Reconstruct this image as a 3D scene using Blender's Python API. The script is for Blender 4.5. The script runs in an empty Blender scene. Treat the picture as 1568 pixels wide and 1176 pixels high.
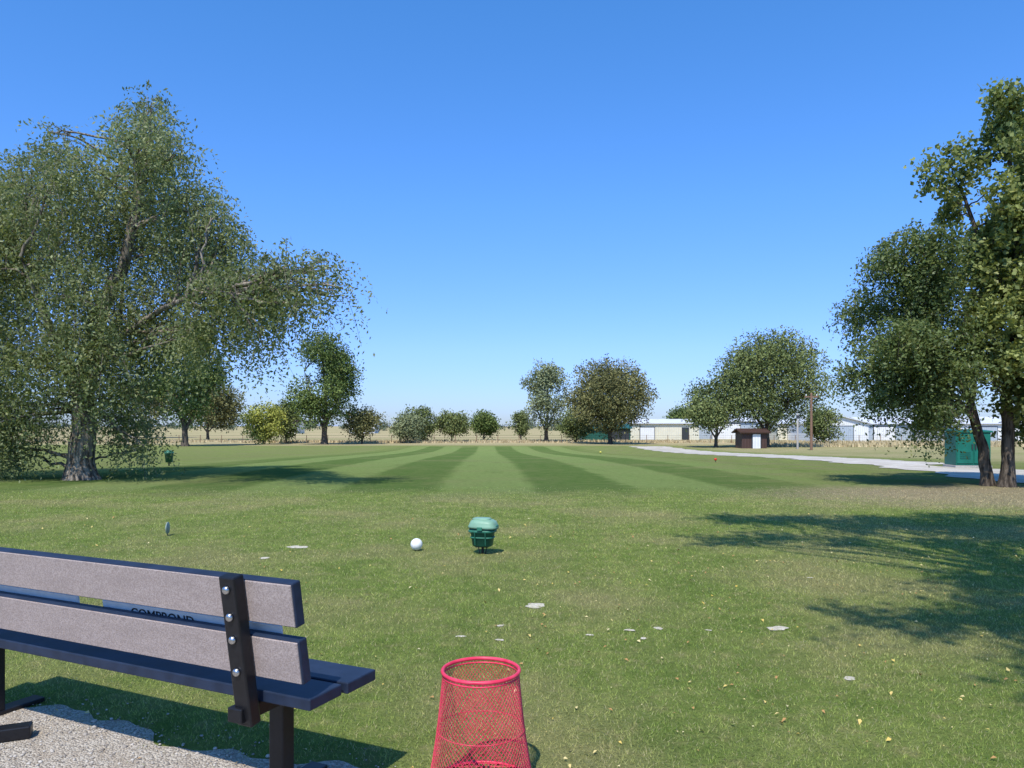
import bpy, bmesh, math, random
import numpy as np
from mathutils import Vector, Matrix
random.seed(7); R=np.random.default_rng(11)
S=bpy.context.scene
S.view_settings.view_transform='Standard'; S.view_settings.look='None'
S.view_settings.exposure=0; S.view_settings.gamma=1

# ---------------------------------------------------------------- node helpers
class NT:
    def __init__(s,name):
        s.m=bpy.data.materials.new(name); s.m.use_nodes=True
        s.t=s.m.node_tree; s.t.nodes.clear()
        s.out=s.t.nodes.new('ShaderNodeOutputMaterial')
    def put(s,sock,v):
        if v is None: return
        if hasattr(v,'is_output'): s.t.links.new(v,sock)
        else:
            if isinstance(v,(tuple,list)) and len(v)==3 and sock.type=='RGBA': v=(*v,1)
            sock.default_value=v
    def M(s,op,a,b=None,c=None,clamp=False):
        n=s.t.nodes.new('ShaderNodeMath'); n.operation=op; n.use_clamp=clamp
        for i,v in enumerate((a,b,c)): s.put(n.inputs[i],v)
        return n.outputs[0]
    def pos(s):
        return s.t.nodes.new('ShaderNodeNewGeometry').outputs['Position']
    def obj(s): return s.t.nodes.new('ShaderNodeTexCoord').outputs['Object']
    def sep(s,v):
        n=s.t.nodes.new('ShaderNodeSeparateXYZ'); s.put(n.inputs[0],v); return n.outputs
    def vscale(s,v,sc):
        n=s.t.nodes.new('ShaderNodeMapping'); s.put(n.inputs['Vector'],v); n.inputs['Scale'].default_value=sc; return n.outputs[0]
    def NZ(s,v,scale,detail=3,rough=.55,col=False):
        n=s.t.nodes.new('ShaderNodeTexNoise'); s.put(n.inputs['Vector'],v)
        n.inputs['Scale'].default_value=scale; n.inputs['Detail'].default_value=detail; n.inputs['Roughness'].default_value=rough
        return n.outputs['Color' if col else 'Fac']
    def VOR(s,v,scale,out='Distance'):
        n=s.t.nodes.new('ShaderNodeTexVoronoi'); s.put(n.inputs['Vector'],v); n.inputs['Scale'].default_value=scale; return n.outputs[out]
    def SS(s,v,a,b,lo=0.,hi=1.):
        n=s.t.nodes.new('ShaderNodeMapRange'); n.interpolation_type='SMOOTHSTEP'
        s.put(n.inputs[0],v); n.inputs[1].default_value=a; n.inputs[2].default_value=b
        n.inputs[3].default_value=lo; n.inputs[4].default_value=hi; return n.outputs[0]
    def MIX(s,f,a,b,mode='MIX'):
        n=s.t.nodes.new('ShaderNodeMix'); n.data_type='RGBA'; n.blend_type=mode
        s.put(n.inputs[0],f); s.put(n.inputs[6],a); s.put(n.inputs[7],b); return n.outputs[2]
    def attr(s,name,out='Color'):
        n=s.t.nodes.new('ShaderNodeAttribute'); n.attribute_name=name; return n.outputs[out]
    def bump(s,h,dist=.01,strength=1):
        n=s.t.nodes.new('ShaderNodeBump'); s.put(n.inputs['Height'],h)
        n.inputs['Distance'].default_value=dist; n.inputs['Strength'].default_value=strength; return n.outputs[0]
    def principled(s,color,rough=.8,metal=0,normal=None,spec=.3):
        n=s.t.nodes.new('ShaderNodeBsdfPrincipled'); s.put(n.inputs['Base Color'],color); s.put(n.inputs['Roughness'],rough)
        s.put(n.inputs['Metallic'],metal); s.put(n.inputs['Specular IOR Level'],spec); s.put(n.inputs['Normal'],normal)
        return n.outputs[0]
    def diffuse(s,color,normal=None):
        n=s.t.nodes.new('ShaderNodeBsdfDiffuse'); s.put(n.inputs[0],color); s.put(n.inputs['Normal'],normal); return n.outputs[0]
    def trans(s,color):
        n=s.t.nodes.new('ShaderNodeBsdfTranslucent'); s.put(n.inputs[0],color); return n.outputs[0]
    def mixsh(s,f,a,b):
        n=s.t.nodes.new('ShaderNodeMixShader'); s.put(n.inputs[0],f); s.put(n.inputs[1],a); s.put(n.inputs[2],b); return n.outputs[0]
    def done(s,sh): s.t.links.new(sh,s.out.inputs[0]); return s.m

def simple(name,col,rough=.6,metal=0,var=.15,scale=30,bump=0,spec=.3):
    n=NT(name); p=n.obj(); f=n.NZ(p,scale,4)
    c2=tuple(min(1,c*(1+var)) for c in col); c1=tuple(c*(1-var) for c in col)
    c=n.MIX(n.SS(f,.3,.7),c1,c2)
    return n.done(n.principled(c,rough,metal,n.bump(f,bump) if bump else None,spec))

# ---------------------------------------------------------------- mesh helpers
def np_mesh(name,V,F,mat,parent=None,tint=None,smooth=False):
    me=bpy.data.meshes.new(name); V=np.asarray(V,dtype=np.float32); F=np.asarray(F,dtype=np.int32)
    k=F.shape[1]
    me.vertices.add(len(V)); me.vertices.foreach_set('co',V.ravel())
    me.loops.add(F.size); me.loops.foreach_set('vertex_index',F.ravel())
    me.polygons.add(len(F)); me.polygons.foreach_set('loop_start',np.arange(0,F.size,k,dtype=np.int32))
    me.polygons.foreach_set('loop_total',np.full(len(F),k,dtype=np.int32))
    if smooth: me.polygons.foreach_set('use_smooth',np.ones(len(F),dtype=bool))
    me.update(calc_edges=True)
    if tint is not None:
        a=me.color_attributes.new('tint','FLOAT_COLOR','POINT')
        c=np.ones((len(V),4),dtype=np.float32); c[:,:tint.shape[1]]=tint; a.data.foreach_set('color',c.ravel())
    me.materials.append(mat)
    o=bpy.data.objects.new(name,me); S.collection.objects.link(o)
    if parent: o.parent=parent
    return o
def empty(name,loc=(0,0,0),rz=0):
    e=bpy.data.objects.new(name,None); e.location=loc; e.rotation_euler[2]=rz; e.empty_display_size=.1
    S.collection.objects.link(e); return e
def box(name,parent,c,size,mat,rot=(0,0,0),bev=0):
    me=bpy.data.meshes.new(name); bm=bmesh.new(); bmesh.ops.create_cube(bm,size=1)
    for v in bm.verts: v.co=Vector((v.co.x*size[0],v.co.y*size[1],v.co.z*size[2]))
    if bev: bmesh.ops.bevel(bm,geom=bm.edges[:],offset=bev,segments=2,affect='EDGES',profile=.5)
    bm.to_mesh(me); bm.free(); me.materials.append(mat)
    o=bpy.data.objects.new(name,me); o.location=c; o.rotation_euler=rot; S.collection.objects.link(o)
    if parent: o.parent=parent
    return o
def lathe(name,parent,prof,mat,seg=32,loc=(0,0,0),rot=(0,0,0),power=2.,smooth=True,sx=1,sy=1):
    V=[];F=[]
    for r,z in prof:
        for i in range(seg):
            a=2*math.pi*i/seg; c,s=math.cos(a),math.sin(a)
            V.append((r*sx*math.copysign(abs(c)**(2/power),c),r*sy*math.copysign(abs(s)**(2/power),s),z))
    for j in range(len(prof)-1):
        for i in range(seg):
            F.append((j*seg+i,j*seg+(i+1)%seg,(j+1)*seg+(i+1)%seg,(j+1)*seg+i))
    o=np_mesh(name,V,F,mat,parent,smooth=smooth); o.location=loc; o.rotation_euler=rot; return o
class Tubes:
    def __init__(s): s.V=[];s.F=[];s.n=0
    def add(s,pts,rad,sides=6,closed=False,wob=0):
        pts=np.asarray(pts,float); k=len(pts); base=s.n
        if closed: tan=np.roll(pts,-1,0)-np.roll(pts,1,0)
        else: tan=np.gradient(pts,axis=0)
        tan/=np.linalg.norm(tan,axis=1)[:,None]+1e-9
        up=np.array([0,0,1.]) if abs(tan[0][2])<.8 else np.array([1.,0,0])
        a=np.cross(tan,up); a/=np.linalg.norm(a,axis=1)[:,None]+1e-9; b=np.cross(tan,a)
        rad=np.broadcast_to(np.asarray(rad,float),(k,))
        for j in range(k):
            for i in range(sides):
                t=2*math.pi*i/sides; r=rad[j]*(1+(wob*math.sin(3.1*t+j*.7)+wob*random.uniform(-1,1) if wob else 0))
                s.V.append(pts[j]+r*(math.cos(t)*a[j]+math.sin(t)*b[j]))
        for j in range(k if closed else k-1):
            j2=(j+1)%k
            for i in range(sides):
                i2=(i+1)%sides
                s.F.append((base+j*sides+i,base+j*sides+i2,base+j2*sides+i2,base+j2*sides+i))
        s.n+=k*sides
    def obj(s,name,mat,parent=None,smooth=True): return np_mesh(name,s.V,s.F,mat,parent,smooth=smooth)

# ---------------------------------------------------------------- terrain
def gz(y):
    t=np.clip((np.asarray(y,float)-10)/70,0,1); return -1.2*t*t*(3-2*t)

def grass_color(n):
    p=n.pos(); xyz=n.sep(p); x,y=xyz[0],xyz[1]
    flat=n.vscale(p,(1,1,0))
    nb=n.NZ(flat,.55,3); nm=n.NZ(flat,2.6,4,.6); nf=n.NZ(flat,22,3,.7); n8=n.NZ(flat,7,4,.65)
    c=n.MIX(n.SS(nm,.32,.68),(.165,.235,.050),(.250,.305,.080))
    c=n.MIX(n.M('MULTIPLY',n.SS(nf,.35,.75),.5),c,(.30,.315,.115))
    c=n.MIX(n.M('MULTIPLY',n.SS(n8,.50,.72),.6),c,(.36,.325,.145))
    c=n.MIX(n.M('MULTIPLY',n.SS(n8,.48,.28),.35),c,(.110,.180,.040))
    w=n.M('MULTIPLY',n.SS(nb,.42,.66),.66)
    c=n.MIX(w,c,(.36,.315,.15))
    q=n.M('ADD',n.M('ADD',x,n.M('MULTIPLY',y,.034)),n.M('ADD',n.M('MULTIPLY',n.M('SUBTRACT',nb,.5),.5),n.M('MULTIPLY',n.M('SUBTRACT',nm,.5),.35)))
    st=n.SS(n.M('COSINE',n.M('MULTIPLY',q,math.pi/1.9)),-.28,.28)
    q2=n.M('ADD',x,n.M('MULTIPLY',y,-.25)); st2=n.SS(n.M('COSINE',n.M('MULTIPLY',q2,math.pi/.75)),-.6,.6)
    c=n.MIX(n.M('MULTIPLY',st2,.12),c,(.10,.175,.04))
    edge=n.M('ADD',y,n.M('MULTIPLY',n.M('SUBTRACT',nb,.5),4))
    my=n.SS(edge,12.2,15.0); my2=n.SS(edge,84,92,1.,0.)
    xe=n.M('ADD',x,n.M('MULTIPLY',n.M('SUBTRACT',nb,.5),5))
    ml=n.SS(xe,-15,-9); mr=n.SS(xe,4,10,1.,0.)
    mask=n.M('MULTIPLY',n.M('MULTIPLY',my,my2),n.M('MULTIPLY',ml,mr))
    stripe=n.MIX(st,(.098,.168,.042),(.220,.295,.092))
    stripe=n.MIX(n.M('MULTIPLY',n.SS(nm,.35,.7),.35),stripe,(.215,.235,.09))
    stripe=n.MIX(n.M('MULTIPLY',n.SS(n.NZ(flat,.22,4,.6),.48,.7),.45),stripe,(.26,.245,.11))
    stripe=n.MIX(n.M('MULTIPLY',n.SS(n.NZ(n.vscale(flat,(1,.3,1)),1.1,5,.7),.5,.75),.4),stripe,(.11,.155,.05))
    c=n.MIX(n.M('MULTIPLY',mask,.95),c,stripe)
    rough=n.M('MULTIPLY',my,n.M('SUBTRACT',1.,mask))
    c=n.MIX(n.M('MULTIPLY',rough,n.SS(nb,.3,.6,.15,.6)),c,(.175,.19,.075))
    dx=n.M('MULTIPLY',n.M('SUBTRACT',x,9.5),.22); dy=n.M('MULTIPLY',n.M('SUBTRACT',y,13.0),.40)
    d2=n.M('ADD',n.M('MULTIPLY',dx,dx),n.M('MULTIPLY',dy,dy))
    dn=n.M('ADD',d2,n.M('MULTIPLY',n.M('SUBTRACT',n8,.5),3.4))
    c=n.MIX(n.SS(dn,.2,1.7,.8,0.),c,(.40,.31,.20))
    far=n.NZ(n.vscale(p,(.012,.05,0)),1,4,.6)
    yy=n.M('ADD',y,n.M('MULTIPLY',n.M('SUBTRACT',far,.5),50))
    dry=n.SS(yy,86,100)
    xr=n.M('ADD',x,n.M('MULTIPLY',n.M('SUBTRACT',nb,.5),6))
    dry2=n.M('MULTIPLY',n.M('MULTIPLY',n.SS(xr,17.5,22),.75),n.SS(nb,.25,.6,.4,1.))
    dry=n.M('MAXIMUM',dry,dry2)
    dc=n.MIX(n.SS(far,.35,.65),(.52,.41,.24),(.38,.33,.17))
    c=n.MIX(n.M('MULTIPLY',dry,.93),c,dc)
    return c,nf,nm,flat
n=NT('grass_ground'); c,nf,nm,flat=grass_color(n)
fine=n.NZ(flat,140,3,.7)
c=n.MIX(n.M('MULTIPLY',n.SS(fine,.3,.5,1.,0.),.4),c,(.05,.07,.02))
mid=n.NZ(n.vscale(flat,(1,.45,1)),9,5,.75)
c=n.MIX(n.M('MULTIPLY',n.SS(mid,.35,.6,1.,0.),.22),c,(.06,.085,.03))
h=n.M('ADD',n.M('MULTIPLY',fine,.5),n.NZ(flat,45,3,.7))
m_ground=n.done(n.diffuse(c,n.bump(h,.03)))

ys=np.concatenate([np.linspace(-30,0,6)[:-1],np.linspace(0,100,101),np.geomspace(104,6000,40)])
xs=np.concatenate([-np.geomspace(5000,40,24),np.linspace(-36,36,37),np.geomspace(40,5000,24)])
X,Y=np.meshgrid(xs,ys); Z=gz(Y)+0.0
Z+=np.where(Y>16,np.sin(X*.11+1)*np.sin(Y*.07)*.05*np.clip((Y-16)/20,0,1)*np.clip((140-Y)/40,0,1),0)
V=np.stack([X.ravel(),Y.ravel(),Z.ravel()],1); nx=len(xs)
I=(np.arange(len(ys)-1)[:,None]*nx+np.arange(nx-1)[None,:]).ravel()
np_mesh('ground',V,np.stack([I,I+1,I+1+nx,I+nx],1),m_ground,smooth=True)

# ---------------------------------------------------------------- gravel pad under bench
n=NT('gravel'); p=n.pos(); v=n.VOR(p,130); nn=n.NZ(p,9,5); vc=n.VOR(p,130,'Color')
c=n.MIX(n.SS(n.sep(vc)[0],.1,.9),(.34,.29,.23),(.58,.52,.43)); c=n.MIX(n.SS(nn,.4,.7,0,.65),c,(.40,.33,.25))
m_gravel=n.done(n.principled(c,.95,0,n.bump(n.M('SUBTRACT',1.,v),.008),.1))
A0=np.array([-3.6,3.86]);B0=np.array([-.30,2.46])
def gravel_sd(x,y):
    d=B0-A0; L=np.hypot(*d); nrm=np.array([-d[1],d[0]])/L
    s=(np.asarray(x)-A0[0])*nrm[0]+(np.asarray(y)-A0[1])*nrm[1]
    t=(np.asarray(x)-A0[0])*d[0]/L+(np.asarray(y)-A0[1])*d[1]/L
    return s+.05*np.sin(t*5+1)+.03*np.sin(t*13)+.015*np.sin(t*31)
V=[];F=[]; K=150; d=(B0-A0); L=np.hypot(*d); dn=d/L; nr=np.array([-dn[1],dn[0]])
for i in range(K+1):
    t=-1+ (L+2.2)*i/K; w=.05*math.sin(t*5+1)+.03*math.sin(t*13)+.015*math.sin(t*31)
    e=A0+dn*t-nr*w; b=e-nr*3.2
    V+= [(e[0],e[1],.004),(b[0],b[1],.004)]
    if i<K: F.append((2*i,2*i+1,2*i+3,2*i+2))
np_mesh('gravel_pad',V,[f[::-1] for f in F],m_gravel)
V=[];F=[];tt=[]
ico=bmesh.new(); bmesh.ops.create_icosphere(ico,subdivisions=1,radius=1); iv=np.array([v.co[:] for v in ico.verts]); fi=np.array([[v.index for v in f.verts] for f in ico.faces]); ico.free()
cnt=0
while cnt<3800:
    x=random.uniform(-3.3,0);y=random.uniform(1.9,3.9); s=float(gravel_sd(x,y))
    if s>random.gauss(0.01,.08) or s<-1.2: continue
    r=random.uniform(.002,.006)*(1.8 if random.random()<.06 else 1)
    q=iv*np.array([r*random.uniform(.8,1.4),r*random.uniform(.8,1.4),r*.7])*(1+R.normal(0,.12,(12,1)))+np.array([x,y,.006])
    V.append(q);F.append(fi+12*cnt);tt.append(np.full((12,1),random.random()));cnt+=1
n=NT('stones'); t=n.attr('tint'); c=n.MIX(n.sep(t)[0],(.22,.19,.16),(.58,.53,.46)); m_st=n.done(n.principled(c,.9))
np_mesh('loose_stones',np.concatenate(V),np.concatenate(F),m_st,tint=np.repeat(np.concatenate(tt),3,1))

# ---------------------------------------------------------------- road
n=NT('road_gravel'); p=n.pos(); f=n.NZ(p,1.2,6,.65); f2=n.NZ(p,30,3); f3=n.NZ(n.vscale(p,(1,.25,1)),.5,4)
c=n.MIX(n.SS(f,.35,.65),(.46,.41,.34),(.60,.55,.47)); c=n.MIX(n.SS(f2,.5,.8,0,.4),c,(.3,.27,.22)); c=n.MIX(n.SS(f3,.45,.65,0,.5),c,(.38,.34,.25))
m_road=n.done(n.principled(c,.95,0,n.bump(f2,.02),.1))
def interp(pts,y): a=np.array(pts); return np.interp(y,a[:,0],a[:,1])
left=[(6,8.4),(10,9.3),(15.6,10.5),(25,12.0),(36,12.8),(60,13.4),(95,13.8)]
right=[(6,11.8),(10,12.9),(16,14.0),(21,14.9),(23,13.9),(25,13.9),(27,15.6),(30,16.1),(48,17.4),(70,17.8),(95,18)]
V=[];F=[];yy=np.linspace(6,88,200)
gy=lambda x,y: float(gz(y))+ (math.sin(x*.11+1)*math.sin(y*.07)*.05*min(max((y-16)/20,0),1)*min(max((140-y)/40,0),1) if y>16 else 0)
for i,y in enumerate(yy):
    l=interp(left,y)+.25*math.sin(y*1.3)+.14*math.sin(y*3.7); r=interp(right,y)+.2*math.sin(y*1.1+2)+.14*math.sin(y*4.1)
    for k in range(5):
        x=l+(r-l)*k/4; V.append((x,y,gy(x,y)+.012))
    if i<len(yy)-1:
        for k in range(4): F.append((i*5+k,i*5+k+1,i*5+k+6,i*5+k+5))
np_mesh('gravel_road',V,F,m_road)

# ---------------------------------------------------------------- foliage / trees
def leaf_mat(name,dark,light,tr=.35):
    n=NT(name); t=n.sep(n.attr('tint'))
    c=n.MIX(t[0],dark,light); c=n.MIX(n.M('MULTIPLY',t[1],.35),c,(.34,.30,.09))
    if tr==0: return n.done(n.diffuse(c))
    sh=n.principled(c,.5,0,None,.4); return n.done(n.mixsh(tr,sh,n.trans(n.MIX(.5,c,(.28,.32,.05)))))
def bark_mat(name,a,b):
    n=NT(name); p=n.obj(); f=n.NZ(n.vscale(p,(9,9,1.6)),1.5,6,.65); g=n.NZ(n.vscale(p,(22,22,3)),1,4)
    c=n.MIX(n.SS(f,.38,.62),a,b); h=n.M('ADD',f,n.M('MULTIPLY',g,.4))
    return n.done(n.principled(c,.95,0,n.bump(h,.06),.1))
m_bark=bark_mat('bark_grey',(.085,.07,.055),(.36,.31,.25)); m_bark2=bark_mat('bark_dark',(.045,.036,.028),(.16,.13,.10))
L_elm=leaf_mat('leaf_elm',(.08,.11,.035),(.38,.42,.185),.4)
L_cot=leaf_mat('leaf_cottonwood',(.09,.125,.03),(.39,.43,.13))
L_dark=leaf_mat('leaf_dark',(.05,.085,.024),(.22,.275,.085))
L_fdark=leaf_mat('leaf_far_dark',(.06,.095,.03),(.21,.265,.08),0)
L_far=leaf_mat('leaf_far',(.08,.11,.04),(.26,.295,.11),0)
L_brown=leaf_mat('leaf_brownish',(.09,.095,.04),(.28,.265,.11),0)
L_yel=leaf_mat('leaf_yellow',(.20,.22,.05),(.46,.47,.11),0)
L_grey=leaf_mat('leaf_greyish',(.12,.15,.075),(.36,.39,.21),0)

def foliage(name,parent,clumps,mat,n_tw,m,leaf,tw_len,droop,spread=.35,shell=.45,twigs=None,aspect=.5,cv=.3):
    C=np.array([c[0] for c in clumps]); Rr=np.array([c[1] for c in clumps])
    w=(Rr.prod(1))**(2/3); cnt=np.maximum(3,(n_tw*w/w.sum()).astype(int))
    idx=np.repeat(np.arange(len(C)),cnt); N=len(idx)
    d=R.normal(size=(N,3)); d/=np.linalg.norm(d,axis=1)[:,None]
    rad=R.random(N)**shell
    st=C[idx]+d*Rr[idx]*rad[:,None]
    dr=d*.7+R.normal(size=(N,3))*spread+np.array([0,0,.15-droop*.6]); dr/=np.linalg.norm(dr,axis=1)[:,None]
    Ln=tw_len*R.uniform(.4,1.25,N)
    s=np.linspace(.0,1,m)[None,:]+R.uniform(-.03,.03,(N,m))
    P=st[:,None,:]+dr[:,None,:]*(Ln[:,None]*s)[:,:,None]
    P[:,:,2]-=droop*Ln[:,None]*s*s
    if twigs is not None:
        sel=R.choice(N,min(N,twigs[1]),replace=False)
        for k in sel: twigs[0].add(P[k][::max(1,m//4)],np.linspace(twigs[2],twigs[2]*.35,len(P[k][::max(1,m//4)])),3)
    P=P.reshape(-1,3)+R.normal(0,leaf*.55,(N*m,3))
    n=len(P)
    a=R.normal(size=(n,3))+np.array([0,0,-.5*droop]); a/=np.linalg.norm(a,axis=1)[:,None]
    b=np.cross(a,R.normal(size=(n,3))); b/=np.linalg.norm(b,axis=1)[:,None]
    sz=leaf*R.uniform(.6,1.3,n)[:,None]
    a=a*sz*.5; b=b*sz*.5*aspect
    V=np.stack([P-a,P+b-a*.1,P+a,P-b-a*.1],1).reshape(-1,3)
    F=np.arange(4*n).reshape(-1,4)
    ct=R.uniform(-cv,cv,len(C))[idx]; tt=np.repeat(R.normal(.45,.18,N)+ct,m)+R.normal(0,.12,n)
    ye=np.repeat((R.random(N)<.10)*R.random(N),m)
    tint=np.repeat(np.stack([np.clip(tt,0,1),np.clip(ye,0,1),np.zeros(n)],1),4,0)
    return np_mesh(name,V,F,mat,parent,tint=tint)

def limb(T,a,b,r0,r1,sides=6,k=8,sag=.25):
    a=np.array(a,float);b=np.array(b,float); L=np.linalg.norm(b-a)
    mid=(a+b)/2+np.array([0,0,L*sag])+R.normal(0,.05*L,3)
    t=np.linspace(0,1,k)[:,None]; P=(1-t)**2*a+2*t*(1-t)*mid+t*t*b
    P[1:-1]+=R.normal(0,.018*L,(k-2,3)); T.add(P,np.linspace(r0,r1,k),sides); return P

def tree(name,loc,trunks,clumps,mat,bark,n_tw,m,leaf,tw_len,droop,r_base,shell=.45,twig_n=0,twig_r=.006,aspect=.5,limb_r=.22,sides=8,sub=.5,cv=.3,near=False):
    e=empty(name,loc); T=Tubes(); pts=[]
    for ti,tr in enumerate(trunks):
        P=np.array(tr,float); K=len(P); rb=r_base*(1 if ti==0 else sub)
        t=np.linspace(0,K-1,K*5); Q=np.stack([np.interp(t,np.arange(K),P[:,i]) for i in range(3)],1)
        Q[1:]+=R.normal(0,rb*.06,(len(Q)-1,3))
        rr=np.linspace(1,.14,len(Q))*rb
        if ti==0: rr[0]*=1.45; rr[1]*=1.15
        T.add(Q,rr,sides+4,wob=.07); pts.append(Q)
    allp=np.concatenate(pts) if near else np.concatenate([np.array(t,float) for t in trunks])
    for c,r in clumps:
        if near:
            # nearest point on the scaffold that lies below the clump
            dd=np.linalg.norm((allp-np.array(c)),axis=1)+np.maximum(0,allp[:,2]-(c[2]-.2))*2.5+(allp[:,2]<1.6)*3
            a=allp[np.argmin(dd)]; sg=.05
        else:
            hz=np.hypot(allp[:,0]-c[0],allp[:,1]-c[1]); want=c[2]-hz*.75
            zz=allp[:,2]; cost=np.abs(zz-np.maximum(want,zz.max()*.22))+hz*.4
            a=allp[np.argmin(cost)]; sg=.12
        L=np.linalg.norm(np.array(c)-a)
        if L<.3: continue
        r0=min(r_base*limb_r,.014*L+r_base*.06); P=limb(T,a,c,r0,r0*.25,5,8,sg)
        for _ in range(3):
            d=R.normal(size=3); d/=np.linalg.norm(d); limb(T,P[R.integers(3,7)],np.array(c)+d*np.array(r)*.85,r0*.35,r0*.08,4,5,.1)
    foliage('foliage',e,clumps,mat,n_tw,m,leaf,tw_len,droop,shell=shell,twigs=(T,twig_n,twig_r) if twig_n else None,aspect=aspect,cv=cv)
    T.obj('trunk_and_limbs',bark,e); return e

# big elm on the left; long right-hand arm reaches forward over the tee edge
U=.01504
cl=[(222,160,26),(234,190,36),(205,222,48),(262,238,36),(232,285,66),(130,262,46),(85,208,20),(100,235,28),(60,295,72),(-20,305,82),(180,350,82),(295,305,48),(330,318,26),(60,400,90),(-70,400,110),(165,450,85),(280,380,60),(335,372,40),(300,450,50),(372,418,46),(430,412,34),(470,420,32),(512,412,24),(518,448,20),(425,460,38),(385,480,38),(350,495,36),(290,510,44),(235,520,58),(150,540,56),(60,530,80),(-50,540,100),(180,605,44),(45,630,46),(205,655,34),(-20,640,60),(215,690,22),(82,600,20),(5,690,34),(408,520,18),(40,255,32),(455,460,30),(340,440,40),(400,435,34)]
clumps=[]
for px,py,r in cl:
    w=r*U; dep=max(.35,2.4-abs(px-130)*U*.30)
    arm=min(max((px-250)/200,0),1)
    for k in range(3 if r>33 else 2):
        yo=R.uniform(-dep,dep)-arm*2.6; g=R.uniform(-.45,.45,2)*w
        if py>600: yo*=.5
        f=(17.3+yo)/17.3
        clumps.append((((px-784)*U*f+9.9+g[0], yo,1.25+(652-py)*U*f+g[1]*.6),(w*f*R.uniform(.6,.95),w*R.uniform(.7,1.1),w*f*R.uniform(.6,.9))))
trunks=[[(0,0,-.05),(.02,0,1.2),(-.05,.1,2.4),(.3,.0,3.6),(.9,.1,5),(1.3,0,6.4),(1.5,0,7.4)],
        [(0,0,1.5),(-.5,.1,2.8),(-1.2,.4,4.2),(-1.7,.3,5.2)],
        [(0.05,0,2.0),(.9,-.2,3.2),(2.2,-.8,3.8),(3.4,-1.7,4.0),(4.2,-2.4,3.9)],
        [(-.05,0,2.0),(-.3,-.9,3.6),(-.5,-1.4,4.8)],[(0,0,2.2),(.3,1.1,3.9),(.2,1.5,5.2)]]
tree('elm_tree',(-9.9,17.3,float(gz(17.3))),trunks,clumps,L_elm,m_bark,10200,20,.084,.72,.9,.30,twig_n=2200,twig_r=.0055,shell=.42,sub=.36,aspect=.45,cv=.34,near=True,limb_r=.16)

# right pair
U=.01304
cl=[(1375,368,24),(1352,402,24),(1398,410,32),(1368,460,36),(1425,470,32),(1375,515,36),(1335,532,28),(1395,555,38),(1325,572,20),(1352,605,24),(1435,575,36),(1415,622,22),(1480,540,36),(1480,600,28),(1450,420,22),(1440,525,30),(1455,640,22),(1420,655,14)]
clumps=[]
for px,py,r in cl:
    w=r*U
    for k in range(2): clumps.append((((px-1515)*U+R.uniform(-.4,.4)*w,R.uniform(-1.2,1.2),(745-py)*U+R.uniform(-.4,.4)*w),(w*R.uniform(.6,1.),w*1.0,w*R.uniform(.55,.9))))
tree('elm_tree',(9.66,15.25,0),[[(0,0,-.05),(-.1,0,.8),(-.35,.1,1.8),(-.9,.1,3),(-1.4,.1,4.2),(-1.7,0,4.7)],[(-.2,0,1.2),(-1.0,-.3,2.0),(-1.9,-.3,2.7)],[(-.3,0,1.8),(.1,.5,3.2)]],clumps,L_dark,m_bark2,3900,18,.074,.5,.5,.12,twig_n=900,twig_r=.005,shell=.5,near=True)
cl=[(1512,168,22),(1540,188,24),(1525,222,28),(1430,256,15),(1452,280,18),(1484,305,22),(1560,285,34),(1520,330,32),(1600,240,40),(1495,380,28),(1560,385,44),(1620,350,55),(1540,450,44),(1600,480,55),(1480,425,26),(1550,545,46),(1610,590,55),(1545,615,28),(1650,450,60),(1605,655,30),(1660,560,60),(1500,490,32),(1500,560,26)]
clumps=[]
for px,py,r in cl:
    w=r*U
    for k in range(3): clumps.append((((px-1530)*U+R.uniform(-.4,.4)*w,R.uniform(-1.1,1.1)*(1 if py>300 else .5),(745-py)*U+R.uniform(-.4,.4)*w),(w*R.uniform(.55,.95),w*.9,w*R.uniform(.55,.9))))
tree('cottonwood_tree',(9.84,14.95,0),[[(0,0,-.05),(.05,0,1),(.05,.1,2.2),(.25,.1,3.6),(.25,.0,5.2),(.05,0,6.6),(-.1,0,7.3)],[(.1,0,2.0),(.9,.1,3.4),(1.3,0,5.2)],[(.2,0,3.4),(-.4,0,4.6),(-.9,0,5.9),(-1.15,0,6.2)]],clumps,L_cot,m_bark2,4900,14,.098,.32,.1,.13,twig_n=700,twig_r=.006,aspect=.75,near=True)

# shade tree beside the camera on the right (throws the big shadow)
spots=[(2.25,7.8,.28),(2.8,8.1,.35),(2.9,9.6,.4),(3.6,9.5,.5),(4.6,9.3,.7),(5.8,9.4,.8),(7,9.2,.9),(3.5,7.7,.3),(4.5,7.5,.45),(5.6,7.8,.7),(6.6,7.2,.9),(4.3,6.3,.4),(5.3,6.2,.7),(2.2,4.7,.22),(2.7,4.6,.3),(3.3,4.9,.4),(3.9,5.2,.6),(3.2,4.1,.45),(4.3,4.3,.8),(2.9,3.4,.5),(3.8,3.2,.8),(5.5,5.0,.9),(6.8,5.8,.9),(5,3.2,1),(2.7,2.5,.5),(4.,2.2,.9),(3.6,5.8,.4),(3.3,3.6,.5),(4.7,5.4,.6),(5.2,8.6,.6),(4.0,8.8,.4)]
clumps=[]
for sx,sy,r in spots:
    for k in range(2):
        z=R.uniform(5.9,7.2); clumps.append(((sx-.19*z-5.2,sy-.65*z-.2,z),(r*.85,r*.85,r*.6)))
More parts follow.
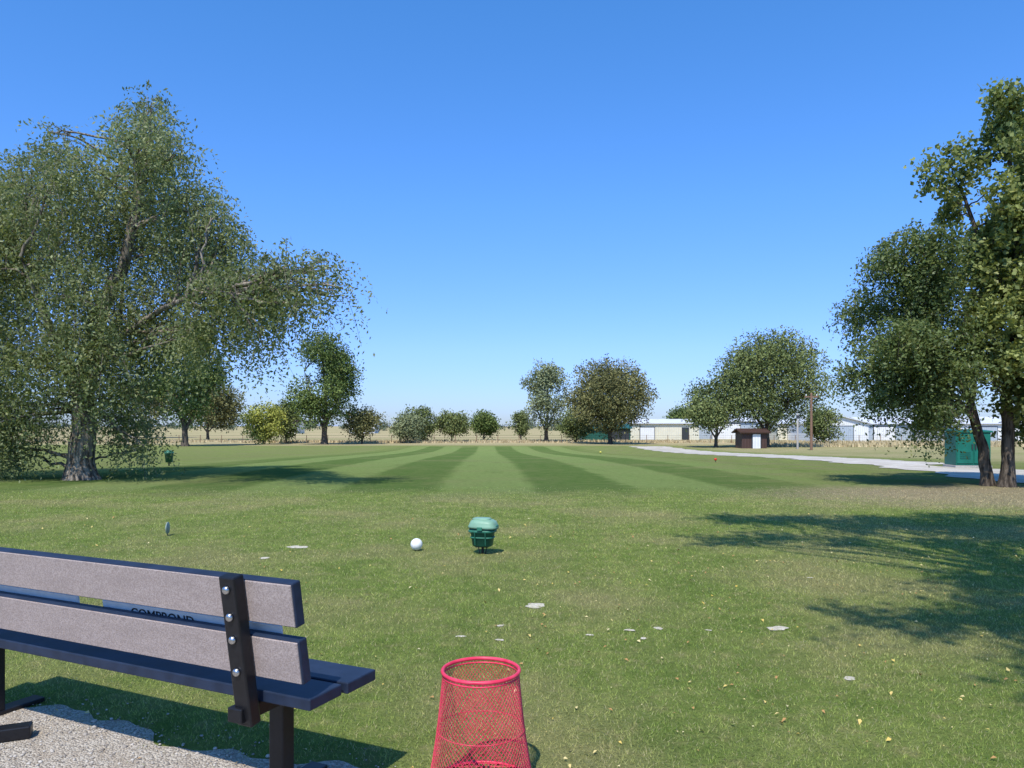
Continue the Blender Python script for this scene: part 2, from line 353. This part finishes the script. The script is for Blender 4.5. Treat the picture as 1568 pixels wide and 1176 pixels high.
tree('elm_tree',(5.2,.2,0),[[(0,0,-.05),(0,0,1.2),(-.2,0,2.6),(-.6,.3,4),(-1,.6,5.6)],[(-.1,0,2),(.4,.8,3.6),(.4,1.8,5.2),(.1,2.8,6)],[(-.2,0,2.6),(-1,1,4.4),(-2,2,5.6)],[(-.1,0,2.4),(-.8,-1.2,4.2),(-1.4,-2,5.8)]],clumps,leaf_mat('leaf_shade',(.07,.1,.03),(.2,.25,.1),0),m_bark,5200,15,.10,.42,.1,.24,twig_n=300,shell=.6)

# mid and far trees ----------------------------------------------------
def far_tree(name,d,pxc,pxw,height,mat,n=5200,bark=m_bark2,clear=.16,leaf=.30,lobes=26,shape='round',droop=.15,r=None,aspect=.75,dens=1.,lean=0):
    x=pxc/1150*d; W=pxw/2; c0=height*clear; H=height-c0; cl=[]
    for i in range(lobes):
        while True:
            u=R.uniform(-1,1,3)
            if np.linalg.norm(u)<1: break
        u=u/np.linalg.norm(u)*np.linalg.norm(u)**.5
        zf=(u[2]+1)/2
        wf={'round':1.,'tall':.75+.25*math.sin(zf*3.1),'cone':1.15-.5*zf,'vase':.6+.5*zf,'bush':1.1-.2*zf}[shape]
        rr=W*R.uniform(.24,.42)
        cl.append(((u[0]*(W-rr*.8)*wf+lean*zf,u[1]*(W-rr*.8)*wf,c0+rr*.6+zf*(H-rr*1.3)),(rr,rr,rr*R.uniform(.65,.95))))
    r=r or height*.026
    tr=[[(0,0,-.1),(R.uniform(-.2,.2),0,height*.2),(R.uniform(-.4,.4)+lean*.3,0,height*.45),(R.uniform(-.5,.5)+lean*.6,0,height*.8)],[(0,0,height*.12),(-W*.3,.1,height*.35),(-W*.5,0,height*.6)],[(0,0,height*.12),(W*.3,.1,height*.33),(W*.5,0,height*.58)]]
    return tree(name,(x,d,gy(x,d)),tr,cl,mat,bark,int(n/5*dens),5,leaf,leaf*3.0,droop,r,shell=.38,aspect=aspect,sides=4)
far_tree('elm_tree',88,-500,9.6,15.3,L_fdark,n=17000,leaf=.28,lobes=40)
far_tree('elm_tree',128,-466,12.5,10.2,L_brown,n=12000,leaf=.34)
far_tree('elm_tree',98,-380,5.6,5.6,L_yel,n=7500,leaf=.25,clear=.08,shape='bush')
far_tree('cottonwood_tree',104,-345,4.4,6.0,L_far,n=5500,leaf=.25,clear=.08)
far_tree('cottonwood_tree',98,-288,10.2,15.9,L_fdark,n=24000,leaf=.26,lobes=50,shape='cone',clear=.09)
far_tree('crabapple_tree',101,-230,6.5,5.2,L_brown,n=7000,leaf=.24,clear=.1,shape='vase')
far_tree('willow_shrub',105,-160,5.0,4.3,L_grey,n=8000,leaf=.22,clear=.02,shape='bush')
far_tree('willow_shrub',112,-143,5.4,5.4,L_far,n=8000,leaf=.24,clear=.02)
far_tree('crabapple_tree',114,-92,5.8,4.8,L_far,n=7000,leaf=.24,clear=.15)
far_tree('elm_tree',128,-43,5.4,4.9,L_fdark,n=7500,leaf=.28,clear=.15)
far_tree('poplar_tree',125,14,2.8,4.8,L_far,n=3800,leaf=.26)
far_tree('cottonwood_tree',112,52,8.2,12.8,L_grey,n=12000,leaf=.27,lobes=34,shape='tall',droop=0,dens=.9,clear=.08)
far_tree('elm_tree',98,150,12.4,11.6,L_brown,n=34000,leaf=.24,lobes=80,clear=.11)
far_tree('elm_tree',106,98,5.0,5.4,L_far,n=6500,leaf=.24,clear=.08)
far_tree('elm_tree',138,264,7.2,6.0,L_fdark,n=8000,leaf=.30,clear=.12)
far_tree('elm_tree',84,390,13.2,13.2,L_far,n=40000,leaf=.22,lobes=84,clear=.11,lean=.6)
far_tree('elm_tree',83,312,7.8,8.4,L_far,n=12000,leaf=.23,lobes=26,clear=.18,droop=.5)
far_tree('elm_tree',96,478,4.6,5.0,L_far,n=6000,leaf=.24,clear=.05)
far_tree('elm_tree',150,-560,14,12,L_brown,n=9000,leaf=.4)

cl=[]
for i in range(170):
    d=R.uniform(330,900); x=R.uniform(-.75,.75)*d
    hh=R.uniform(2.0,4.2)*(.6+d/900)
    for k2 in range(3): cl.append(((x+R.uniform(-4,4),d,-1.2+hh*R.uniform(.3,.75)),(hh*.8,hh*.7,hh*.5)))
m_dist=leaf_mat('leaf_distant',(.085,.115,.075),(.16,.19,.12),0)
foliage('distant_trees',None,cl,m_dist,9500,3,1.1,1.4,.1,aspect=.8)

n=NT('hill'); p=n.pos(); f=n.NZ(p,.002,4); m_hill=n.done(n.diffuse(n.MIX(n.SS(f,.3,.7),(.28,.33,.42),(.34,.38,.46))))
V=[];F=[];K=160
for i in range(K+1):
    x=-4200+8400*i/K; t=i/K
    h=14+10*math.sin(t*9+1)+7*math.sin(t*23)+3*math.sin(t*61)
    h=max(h,2)*(.5+.9*math.exp(-((t-.55)/.18)**2))
    V+=[(x,4300,-3),(x,4500,h*1.1),(x,4900,-3)]
    if i<K: F+=[(3*i,3*i+3,3*i+4,3*i+1),(3*i+1,3*i+4,3*i+5,3*i+2)]
np_mesh('distant_hills',V,F,m_hill,smooth=True)

# ---------------------------------------------------------------- buildings
def metal(name,col):
    n=NT(name); x=n.sep(n.obj()); w=n.M('SINE',n.M('MULTIPLY',x[0],20)); f=n.NZ(n.obj(),.8,4)
    c=n.MIX(n.SS(f,.3,.7,0,.5),col,tuple(v*.8 for v in col)); return n.done(n.principled(c,.5,0,n.bump(w,.02),.3))
m_cream=metal('metal_cream',(.74,.70,.55)); m_white=metal('metal_white',(.80,.80,.79)); m_blue=metal('metal_bluegrey',(.42,.48,.54))
m_roof=metal('metal_roof',(.70,.71,.73)); m_greenb=metal('metal_green',(.022,.105,.08)); m_brownb=metal('wood_brown',(.08,.045,.035))
m_dark=simple('dark_opening',(.04,.045,.05),.5)
def shed(name,x0,x1,y,dep,eave,ridge,mw,mr,gable_front=False,doors=()):
    z0=-1.2 if y>80 else gy((x0+x1)/2,y); W=x1-x0; e=empty(name,((x0+x1)/2,y,z0))
    h=W/2
    if gable_front:
        V=[(-h,0,0),(h,0,0),(h,0,eave),(0,0,ridge),(-h,0,eave),(-h,dep,0),(h,dep,0),(h,dep,eave),(0,dep,ridge),(-h,dep,eave)]
        me=bpy.data.meshes.new('walls'); me.from_pydata(V,[],[(0,1,2,3,4),(6,5,9,8,7),(0,4,9,5),(1,6,7,2)])
        rf=[(-h-.3,-.4,eave-.0),(0,-.4,ridge+.12),(h+.3,-.4,eave-.0),(-h-.3,dep+.4,eave),(0,dep+.4,ridge+.12),(h+.3,dep+.4,eave)]
        rF=[(0,1,4,3),(1,2,5,4)]
    else:
        V=[(-h,0,0),(h,0,0),(h,0,eave),(-h,0,eave),(-h,dep,0),(h,dep,0),(h,dep,eave),(-h,dep,eave),(-h,dep/2,ridge),(h,dep/2,ridge)]
        me=bpy.data.meshes.new('walls'); me.from_pydata(V,[],[(0,1,2,3),(5,4,7,6),(0,3,8,7,4),(1,5,6,9,2)])
        rf=[(-h-.3,-.4,eave-.05),(h+.3,-.4,eave-.05),(-h-.3,dep/2,ridge+.1),(h+.3,dep/2,ridge+.1),(-h-.3,dep+.4,eave-.05),(h+.3,dep+.4,eave-.05)]
        rF=[(0,1,3,2),(2,3,5,4)]
    me.materials.append(mw); o=bpy.data.objects.new('walls',me); S.collection.objects.link(o); o.parent=e
    me=bpy.data.meshes.new('roof'); me.from_pydata(rf,[],rF); me.materials.append(mr); o=bpy.data.objects.new('roof',me); S.collection.objects.link(o); o.parent=e
    sm=o.modifiers.new('t','SOLIDIFY'); sm.thickness=.12
    for dx,dw,dh,dm in doors:
        box('door_frame',e,(dx,-.03,dh/2+.06),(dw+.24,.06,dh+.12),m_dark); box('door',e,(dx,-.07,dh/2),(dw,.1,dh),dm)
    return e
shed('storage_shed',20.2,31.9,128,9,2.9,3.5,m_cream,m_roof,doors=[(-3,2.4,2.1,m_white),(3.5,1,2,m_dark)])
shed('metal_hangar',33.0,44,135,12,3.3,3.9,m_blue,m_roof,doors=[(0,5,2.7,m_white)])
shed('storage_shed',44.6,50,126,8,2.8,3.3,m_cream,m_roof,doors=[(0,2,2.0,m_dark)])
shed('metal_hangar',46.2,54.6,115,14,2.8,3.8,m_white,m_roof,True,doors=[(0,3.6,2.3,m_blue)])
shed('metal_hangar',57.9,71,122,12,2.8,3.8,m_blue,m_roof,doors=[(-4,3.4,2.2,m_white),(3,4,2.4,m_white)])
shed('metal_hangar',65,83,110,11,2.8,3.7,m_white,m_roof,doors=[(-5,4,2.2,m_blue),(4,1,2,m_dark)])
shed('equipment_shed',11,18.6,118,7,2.1,2.6,m_greenb,m_greenb,doors=[(2,3,1.7,m_dark)])
shed('pump_house',24.2,26.8,79,2.4,1.75,2.0,m_brownb,m_brownb,doors=[(.2,.8,1.5,m_white)])
shed('farm_house',-75,-66,230,9,3,4.6,m_cream,m_brownb,doors=[(0,1.2,2,m_dark)])
shed('metal_hangar',-52,-44,240,9,2.7,3.8,m_white,m_roof)

m_cab=simple('cabinet_green',(.010,.135,.095),.45,var=.12,scale=3)
m_cab2=simple('cabinet_green_dark',(.01,.08,.06),.5)
e=empty('utility_cabinet',(14.3,23.6,gy(14.3,23.6)),math.radians(-8))
box('plinth',e,(0,0,.03),(1.06,.92,.1),simple('concrete',(.4,.38,.35),.9),bev=.01)
box('body',e,(0,0,.60),(1.0,.85,1.04),m_cab,bev=.02)
box('lid',e,(0,-.01,1.15),(1.08,.95,.06),m_cab,rot=(math.radians(3),0,0),bev=.015)
for sx in (-.245,.245):
    box('door',e,(sx,-.435,.61),(.46,.03,.93),m_cab,bev=.008); box('handle',e,(sx*.2,-.465,.66),(.03,.04,.16),m_dark)
for zz in (.3,.36,.42,.48): box('vent',e,(-.245,-.455,zz),(.3,.012,.02),m_cab2)

m_pole=simple('pole_wood',(.22,.13,.085),.9,scale=8); m_wire=simple('wire',(.04,.04,.04),.6)
px_,py_=28.3,71.; e=empty('utility_pole',(px_,py_,gy(px_,py_)))
lathe('pole',e,[(.13,-.1),(.10,5.3),(.09,5.4),(.001,5.42)],m_pole,12)
box('crossarm',e,(0,0,5.05),(1.3,.1,.12),m_pole); T=Tubes()
for sx in (-.5,.5):
    lathe('insulator',e,[(.0,5.12),(.05,5.13),(.06,5.2),(.03,5.28),(0,5.3)],m_white,10,loc=(sx,0,0))
    a=np.array([sx,0,5.25]);b=np.array([sx+60,20,5.9]); t=np.linspace(0,1,16)[:,None]; P=a+(b-a)*t; P[:,2]-=(4*1.1*t*(1-t))[:,0]; T.add(P,.010,4)
T.obj('wires',m_wire,e)
e=empty('utility_pole',(28.9,76,gy(28.9,76))); lathe('pole',e,[(.11,-.1),(.08,3.6),(.001,3.62)],simple('pole_grey',(.35,.33,.3),.9),10)
box('bracket',e,(0,-.1,3.3),(.3,.08,.25),m_dark)

e=empty('field_fence',(0,0,0)); T=Tubes()
for x in np.arange(-80,80,3.0): T.add([(x,106,-1.25),(x,106,-.1)],.045,5)
T.obj('posts',m_pole,e); T=Tubes()
for z in (-.8,-.5,-.2): T.add([(x,106,z) for x in np.arange(-80,80,10)],.012,3)
T.obj('strands',m_wire,e)

def tufts(name,N,xr,yr,h,w,mat):
    x=R.uniform(*xr,N);y=R.uniform(*yr,N); z=gz(y); a=R.uniform(0,6.28,N); hh=h*R.uniform(.5,1.3,N); ww=w*R.uniform(.6,1.4,N)
    keep=(np.sin(x*.35+np.sin(y*.3)*2)+np.sin(y*.5+x*.11)+R.normal(0,.6,N))>-.3
    x,y,z,a,hh,ww=[q[keep] for q in (x,y,z,a,hh,ww)]; N=len(x)
    L=R.normal(0,.25,(N,2))*hh[:,None]
    V=np.stack([np.stack([x-np.cos(a)*ww,y-np.sin(a)*ww,z],1),np.stack([x+np.cos(a)*ww,y+np.sin(a)*ww,z],1),np.stack([x+L[:,0],y+L[:,1],z+hh],1)],1).reshape(-1,3)
    t=np.repeat(R.random((N,1)),3,0)
    return np_mesh(name,V,np.arange(3*N).reshape(-1,3),mat,tint=np.repeat(t,3,1))
n=NT('dry_grass'); t=n.sep(n.attr('tint')); m_dry=n.done(n.diffuse(n.MIX(t[0],(.36,.29,.16),(.66,.54,.33))))
tufts('dry_grass',14000,(30,80),(84,108),.40,.08,m_dry)
tufts('dry_grass',14000,(-90,30),(104,117),.35,.10,m_dry)

# ---------------------------------------------------------------- near grass blades
def den(y): return 15000*(3/np.maximum(y,2.2))**1.75
divots=[(-2.12,7.42,.20),(-2.24,6.8,.10),(.156,5.0,.15),(1.57,4.44,.12),(.865,4.44,.06),(.69,4.4,.055),(-.07,4.5,.045),(-.29,4.27,.05),(-.07,4.2,.045),(.74,4.23,.04),(.445,4.3,.04),(1.15,4.4,.035),(1.6,3.56,.06),(2.35,5.92,.045)]
X=[];Yv=[]
for y0 in np.arange(2.1,15,.1):
    w=1.42*y0+2.6; nn_=int(den(y0)*.1*w*(1 if y0<12 else (15-y0)/3)); X.append(R.uniform(-w/2-.2,w/2+.2,nn_)); Yv.append(R.uniform(y0,y0+.1,nn_))
x=np.concatenate(X);y=np.concatenate(Yv)
keep=gravel_sd(x,y)>R.normal(0.04,.07,len(x))
for dx,dy,dr in divots: keep&=~((np.hypot((x-dx),(y-dy)*1.2)<dr*.42)&(R.random(len(x))<.75))
keep&=R.random(len(x))<(.8+.2*np.sin(x*5.1+np.sin(y*3.3)*2)*np.sin(y*6.3+np.sin(x*2.7)*2))
x=x[keep];y=y[keep];N=len(x); z=gz(y)
sc=(np.maximum(y,2.5)/3)**.7
hh=.0125*R.uniform(.5,1.4,N)*sc**.35; ww=.0014*R.uniform(.7,1.5,N)*sc; a=R.uniform(0,6.28,N); L=R.normal(0,.010,(N,2))*sc[:,None]**.5
V=np.stack([np.stack([x-np.cos(a)*ww,y-np.sin(a)*ww,z-.002],1),np.stack([x+np.cos(a)*ww,y+np.sin(a)*ww,z-.002],1),np.stack([x+L[:,0],y+L[:,1],z+hh],1)],1).reshape(-1,3)
n=NT('grass_blade'); c,_,_,_=grass_color(n); t=n.sep(n.attr('tint'))
c=n.MIX(1.,c,n.MIX(t[0],(.70,.76,.70),(2.25,2.15,2.1)),'MULTIPLY'); c=n.MIX(n.M('MULTIPLY',n.M('GREATER_THAN',t[1],.86),.75),c,(.60,.52,.30))
m_blade=n.done(n.mixsh(.4,n.diffuse(c),n.trans(c)))
tn=np.repeat(R.random((N,3)),3,0)
np_mesh('grass',V,np.arange(3*N).reshape(-1,3),m_blade,tint=tn)

n=NT('sand'); f=n.NZ(n.pos(),60,4); m_sand=n.done(n.principled(n.MIX(n.SS(f,.35,.65),(.44,.40,.30),(.64,.59,.48)),.95,0,n.bump(f,.01),.1))
V=[];F=[]
for dx,dy,dr in divots:
    b=len(V); K=18; V.append((dx,dy,.007)); ph=random.uniform(0,6)
    for i in range(K):
        t=2*math.pi*i/K; r=dr*.5*(1+.2*math.sin(2*t+ph)+.12*math.sin(5*t+ph*2)+random.uniform(-.08,.08)); V.append((dx+r*math.cos(t),dy+r*math.sin(t)*.85,.004))
    for i in range(K): F.append((b,b+1+i,b+1+(i+1)%K))
np_mesh('sand_divots',V,F,m_sand,smooth=True)

N=1700; y=2.3+R.random(N)**1.0*8; x=R.uniform(-.72,.75,N)*y+R.uniform(-.3,.5,N)
k_=(gravel_sd(x,y)>-.5)&(R.random(N)<(.45+.55*(x>0))); x=x[k_];y=y[k_];N=len(x); z=gz(y)+R.uniform(.008,.015,N)
a=R.uniform(0,6.28,N); sz=(.004+.009*R.random(N)**2)*(1+.04*y); tl=R.normal(0,.35,(N,2))
ax=np.stack([np.cos(a),np.sin(a),tl[:,0]],1)*sz[:,None]; bx=np.stack([-np.sin(a),np.cos(a),tl[:,1]],1)*sz[:,None]*.6
P=np.stack([x,y,z],1); up=np.array([0,0,1])*sz[:,None]*.35
V=np.stack([P-ax,P+bx-ax*.2+up,P+ax,P-bx-ax*.2+up],1).reshape(-1,3); I=np.arange(4*N).reshape(-1,4)
F=np.concatenate([I[:,[0,1,2]],I[:,[0,2,3]]])
n=NT('fallen_leaf'); t=n.sep(n.attr('tint')); c=n.MIX(t[0],(.60,.42,.08),(.66,.58,.32)); c=n.MIX(n.M('GREATER_THAN',t[1],.65),c,(.42,.24,.09)); m_fl=n.done(n.principled(c,.7,spec=.2))
np_mesh('fallen_leaves',V,F,m_fl,tint=np.repeat(R.random((N,3)),4,0))

# ---------------------------------------------------------------- bench
m_navy=simple('plastic_navy',(.016,.026,.052),.5,var=.2,scale=15,spec=.35)
m_black=simple('powdercoat_black',(.009,.009,.011),.4,var=.2,scale=60,spec=.4)
n=NT('composite_taupe'); p=n.obj(); f=n.NZ(p,220,3,.8); g=n.NZ(n.vscale(p,(1,1,3)),6,4)
c=n.MIX(n.SS(f,.35,.65),(.28,.22,.195),(.47,.385,.345)); c=n.MIX(n.SS(g,.35,.75,0,.35),c,(.26,.205,.18)); m_taupe=n.done(n.principled(c,.6,0,n.bump(f,.001),.3))
m_bolt=simple('steel_bolt',(.55,.55,.56),.3,metal=1,spec=.5)
m_plq=simple('plaque_white',(.66,.70,.74),.4,var=.05); m_ink=simple('ink',(.02,.02,.025),.6)
bench=empty('park_bench',(-.604,2.22,0),math.atan2(-.425,.905))
BL=1.98; lean=math.radians(9); tl=math.tan(lean)
for nm_,zc in (('back_slat_lower',.5075),('back_slat_upper',.681)):
    yc=-(zc-.44)*tl
    box(nm_,bench,(-BL/2,yc,zc),(BL,.036,.135),m_navy,rot=(lean,0,0),bev=.004)
    box(nm_+'_facing',bench,(-BL/2,yc-.0195,zc-.003),(BL-.008,.006,.127),m_taupe,rot=(lean,0,0),bev=.002)
box('seat_plank_rear',bench,(-BL/2+.0,.085,.369),(BL,.15,.036),m_navy,bev=.004)
box('seat_plank_front',bench,(-BL/2+.012,.25,.369),(BL,.15,.036),m_navy,bev=.004)
for px in (-.205,-1.74):
    box('post',bench,(px,-(.525-.44)*tl-.047,.527),(.060,.042,.47),m_black,rot=(lean,0,0),bev=.005)
    box('seat_bracket',bench,(px-.02,.125,.328),(.055,.38,.045),m_black,bev=.004)
    box('leg',bench,(px-.03,.15,.155),(.058,.055,.31),m_black,bev=.004)
    box('foot',bench,(px-.03,.13,.012),(.07,.42,.02),m_black,bev=.003)
    for zb in (.718,.635,.565,.465):
        yb=-(zb-.44)*tl-.070
        lathe('bolt',bench,[(.0125,0),(.0125,.003),(.010,.008),(.005,.010),(0,.0105)],m_bolt,16,loc=(px,yb,zb),rot=(math.radians(90)+lean,0,0))
for x0,x1 in ((-.9,-.10),(-1.9,-1.03)):
    box('plaque',bench,((x0+x1)/2,.012,.530),(x1-x0,.006,.135),m_plq,rot=(lean,0,0),bev=.001)
cu=bpy.data.curves.new('plaque_text','FONT'); cu.body='COMPBOND'; cu.size=.052; cu.extrude=.0006; cu.materials.append(m_ink)
to=bpy.data.objects.new('plaque_text',cu); S.collection.objects.link(to); to.parent=bench; to.location=(-.76,.0042,.550); to.rotation_euler=(math.radians(90)+lean,0,0)

box('edging_bar',None,(-2.06,2.80,.03),(.46,.06,.05),m_black,rot=(0,0,math.radians(24)),bev=.006)

# ---------------------------------------------------------------- red wire basket
n=NT('red_plastic'); f=n.NZ(n.obj(),25,3); m_red=n.done(n.principled(n.MIX(n.SS(f,.3,.7),(.66,.028,.075),(.80,.06,.12)),.42,0,None,.4))
bk=empty('wire_wastebasket',(-.103,2.49,0))
prof=np.array([(.0,.178),(.05,.169),(.1,.160),(.16,.1505),(.22,.1425),(.28,.136),(.34,.130),(.385,.126)])
T=Tubes(); zs=np.linspace(.004,.385,26); rs=np.interp(zs,prof[:,0],prof[:,1])
for i in range(64):
    for sg in (1,-1):
        a=2*math.pi*i/64+sg*np.linspace(0,2.1,26); T.add(np.stack([rs*np.cos(a),rs*np.sin(a),zs],1),.0010,3)
for zr,rr,rw in ((.006,.178,.005),(.2,.1455,.0012)): 
    a=np.linspace(0,2*math.pi,64,endpoint=False); T.add(np.stack([rr*np.cos(a),rr*np.sin(a),0*a+zr],1),rw,6,closed=True)
T.obj('mesh_side',m_red,bk)
T=Tubes(); a=np.linspace(0,2*math.pi,72,endpoint=False); T.add(np.stack([.127*np.cos(a),.127*np.sin(a),0*a+.390],1),.0062,10,closed=True)
T.add(np.stack([.1265*np.cos(a),.1265*np.sin(a),0*a+.376],1),.0028,6,closed=True); T.obj('rim',m_red,bk)
T=Tubes()
for i in range(-7,8):
    w=math.sqrt(.175**2-(i*.023)**2); T.add([(-w,i*.023,.008),(w,i*.023,.008)],.0016,4); T.add([(i*.023,-w,.0095),(i*.023,w,.0095)],.0016,4)
T.obj('base_grid',m_red,bk)

# ---------------------------------------------------------------- green divot-sand bucket
m_gl=simple('lid_green',(.20,.36,.25),.45,var=.12,scale=12); m_gd=simple('bucket_green',(.016,.10,.062),.45,var=.2,scale=10); m_gm=simple('bucket_rim',(.035,.17,.11),.45)
b=empty('divot_sand_bucket',(-.275,7.04,0),math.radians(-14))
lathe('bucket',b,[(0,.075),(.075,.075),(.083,.082),(.104,.225),(.110,.228),(.112,.24),(.106,.243),(.1,.24)],m_gd,40,power=3.2,sx=1.1,sy=.85)
lathe('rim_band',b,[(.111,.205),(.117,.208),(.118,.226),(.112,.229)],m_gm,40,power=3.2,sx=1.1,sy=.85)
lathe('mid_band',b,[(.093,.150),(.101,.152),(.102,.163),(.096,.165)],m_gm,40,power=3.2,sx=1.1,sy=.85)
lathe('lid',b,[(.112,.243),(.122,.246),(.123,.262),(.116,.272),(.112,.290),(.100,.312),(.075,.325),(.035,.331),(0,.332)],m_gl,40,power=3.4,sx=1.12,sy=.88,rot=(0,math.radians(2),0))
lathe('lid_panel',b,[(.085,0),(.086,.012),(.07,.017),(.0,.018)],m_gl,32,power=3.4,sx=1.0,sy=.75,loc=(-.005,-.005,.322))
box('hinge',b,(.128,0,.255),(.035,.09,.04),m_gm,bev=.008); box('latch',b,(0,-.106,.245),(.05,.02,.035),m_gm,bev=.005)
for sx in (-1,1): box('rib',b,(sx*.05,-.0855,.15),(.012,.012,.12),m_gd,rot=(math.radians(7),0,0),bev=.003)
lathe('stake',b,[(.012,-.05),(.012,.08)],m_black,10); box('stake_plate',b,(0,0,.07),(.12,.09,.01),m_black,bev=.002)
for sx in (-.035,.035): box('stake_leg',b,(sx,0,.035),(.008,.008,.09),m_black,rot=(0,math.radians(sx*400),0))

n=NT('white_paint'); f=n.VOR(n.obj(),60); m_ball=n.done(n.principled((.82,.82,.80),.4,0,n.bump(f,.002,.5),.4))
tb=empty('tee_marker_ball',(-.918,7.22,0)); pr=[(max(0,.057*math.sin(t)),.057-.057*math.cos(t)) for t in np.linspace(0,math.pi,22)]
lathe('ball',tb,pr,m_ball,32,loc=(0,0,.004)); lathe('spike',tb,[(.005,-.06),(.005,.02)],m_black,8)
m_plate=simple('plate_grey',(.26,.32,.27),.6)
dp=empty('yardage_disc',(-3.76,8.2,0),math.radians(98)); lathe('disc',dp,[(0,-.006),(.062,-.006),(.066,0),(.062,.006),(0,.006)],m_plate,28,loc=(0,0,.085),rot=(math.radians(90),0,0)); lathe('stake',dp,[(.005,-.04),(.005,.06)],m_black,8)
m_rm=simple('marker_red',(.65,.04,.02),.5); m_ym=simple('marker_yellow',(.7,.6,.1),.5)
for nm_,x_,y_,m_,s_ in (('tee_marker',7.75,28.6,m_rm,.8),('tee_marker',6.6,56,m_ym,1.1)):
    e=empty(nm_,(x_,y_,gy(x_,y_))); lathe('head',e,[(0,.19*s_),(.05*s_,.18*s_),(.07*s_,.13*s_),(.05*s_,.08*s_),(0,.07*s_)],m_,16); lathe('stem',e,[(.012,-.05),(.012,.1*s_)],m_black,8)
e=empty('litter_bin',(-11.6,25.4,gy(-11.6,25.4))); lathe('body',e,[(0,.12),(.11,.12),(.14,.42),(.15,.43)],m_gd,20); lathe('lid',e,[(.155,.43),(.15,.47),(.08,.52),(0,.53)],m_gm,20); lathe('post',e,[(.025,-.05),(.025,.13)],m_black,8)

# ---------------------------------------------------------------- light, sky, camera
D=Vector((.19,.65,-1)).normalized()
sl=bpy.data.lights.new('sun','SUN'); sl.energy=5.0; sl.angle=math.radians(.53); sl.color=(1,.945,.85)
so=bpy.data.objects.new('sun',sl); so.rotation_euler=D.to_track_quat('-Z','Y').to_euler(); S.collection.objects.link(so)
w=bpy.data.worlds.new('World'); S.world=w; w.use_nodes=True; nt=w.node_tree; nt.nodes.clear()
sky=nt.nodes.new('ShaderNodeTexSky'); sky.sky_type='NISHITA'; sky.sun_disc=False
sky.sun_elevation=math.asin(-D.z); sky.sun_rotation=math.atan2(-D.x,-D.y)
sky.altitude=600; sky.air_density=1.0; sky.dust_density=.5; sky.ozone_density=2.0
tc=nt.nodes.new('ShaderNodeTexCoord'); sp=nt.nodes.new('ShaderNodeSeparateXYZ'); nt.links.new(tc.outputs['Generated'],sp.inputs[0])
cr=nt.nodes.new('ShaderNodeValToRGB'); nt.links.new(sp.outputs[2],cr.inputs[0])
el=cr.color_ramp.elements; el[0].position=0; el[0].color=(.24,.30,.48,1); el[1].position=.55; el[1].color=(.235,.54,.81,1)
e2=el.new(.10); e2.color=(.29,.385,.68,1); e3=el.new(.28); e3.color=(.275,.48,.76,1)
mu=nt.nodes.new('ShaderNodeVectorMath'); mu.operation='MULTIPLY'; nt.links.new(sky.outputs[0],mu.inputs[0]); nt.links.new(cr.outputs[0],mu.inputs[1])
m2=nt.nodes.new('ShaderNodeVectorMath'); m2.operation='SCALE'; nt.links.new(mu.outputs[0],m2.inputs[0]); m2.inputs['Scale'].default_value=2.2
bg=nt.nodes.new('ShaderNodeBackground'); bg.inputs[1].default_value=.145
out=nt.nodes.new('ShaderNodeOutputWorld')
nt.links.new(m2.outputs[0],bg.inputs[0]); nt.links.new(bg.outputs[0],out.inputs[0])

cam=bpy.data.cameras.new('camera'); co=bpy.data.objects.new('camera',cam); S.collection.objects.link(co)
co.location=(0,0,1.2); co.rotation_euler=(math.radians(90),0,0)
cam.sensor_width=36; cam.lens=36*1150/1568; cam.shift_y=64/1568; cam.clip_end=12000; cam.clip_start=.05
S.camera=co
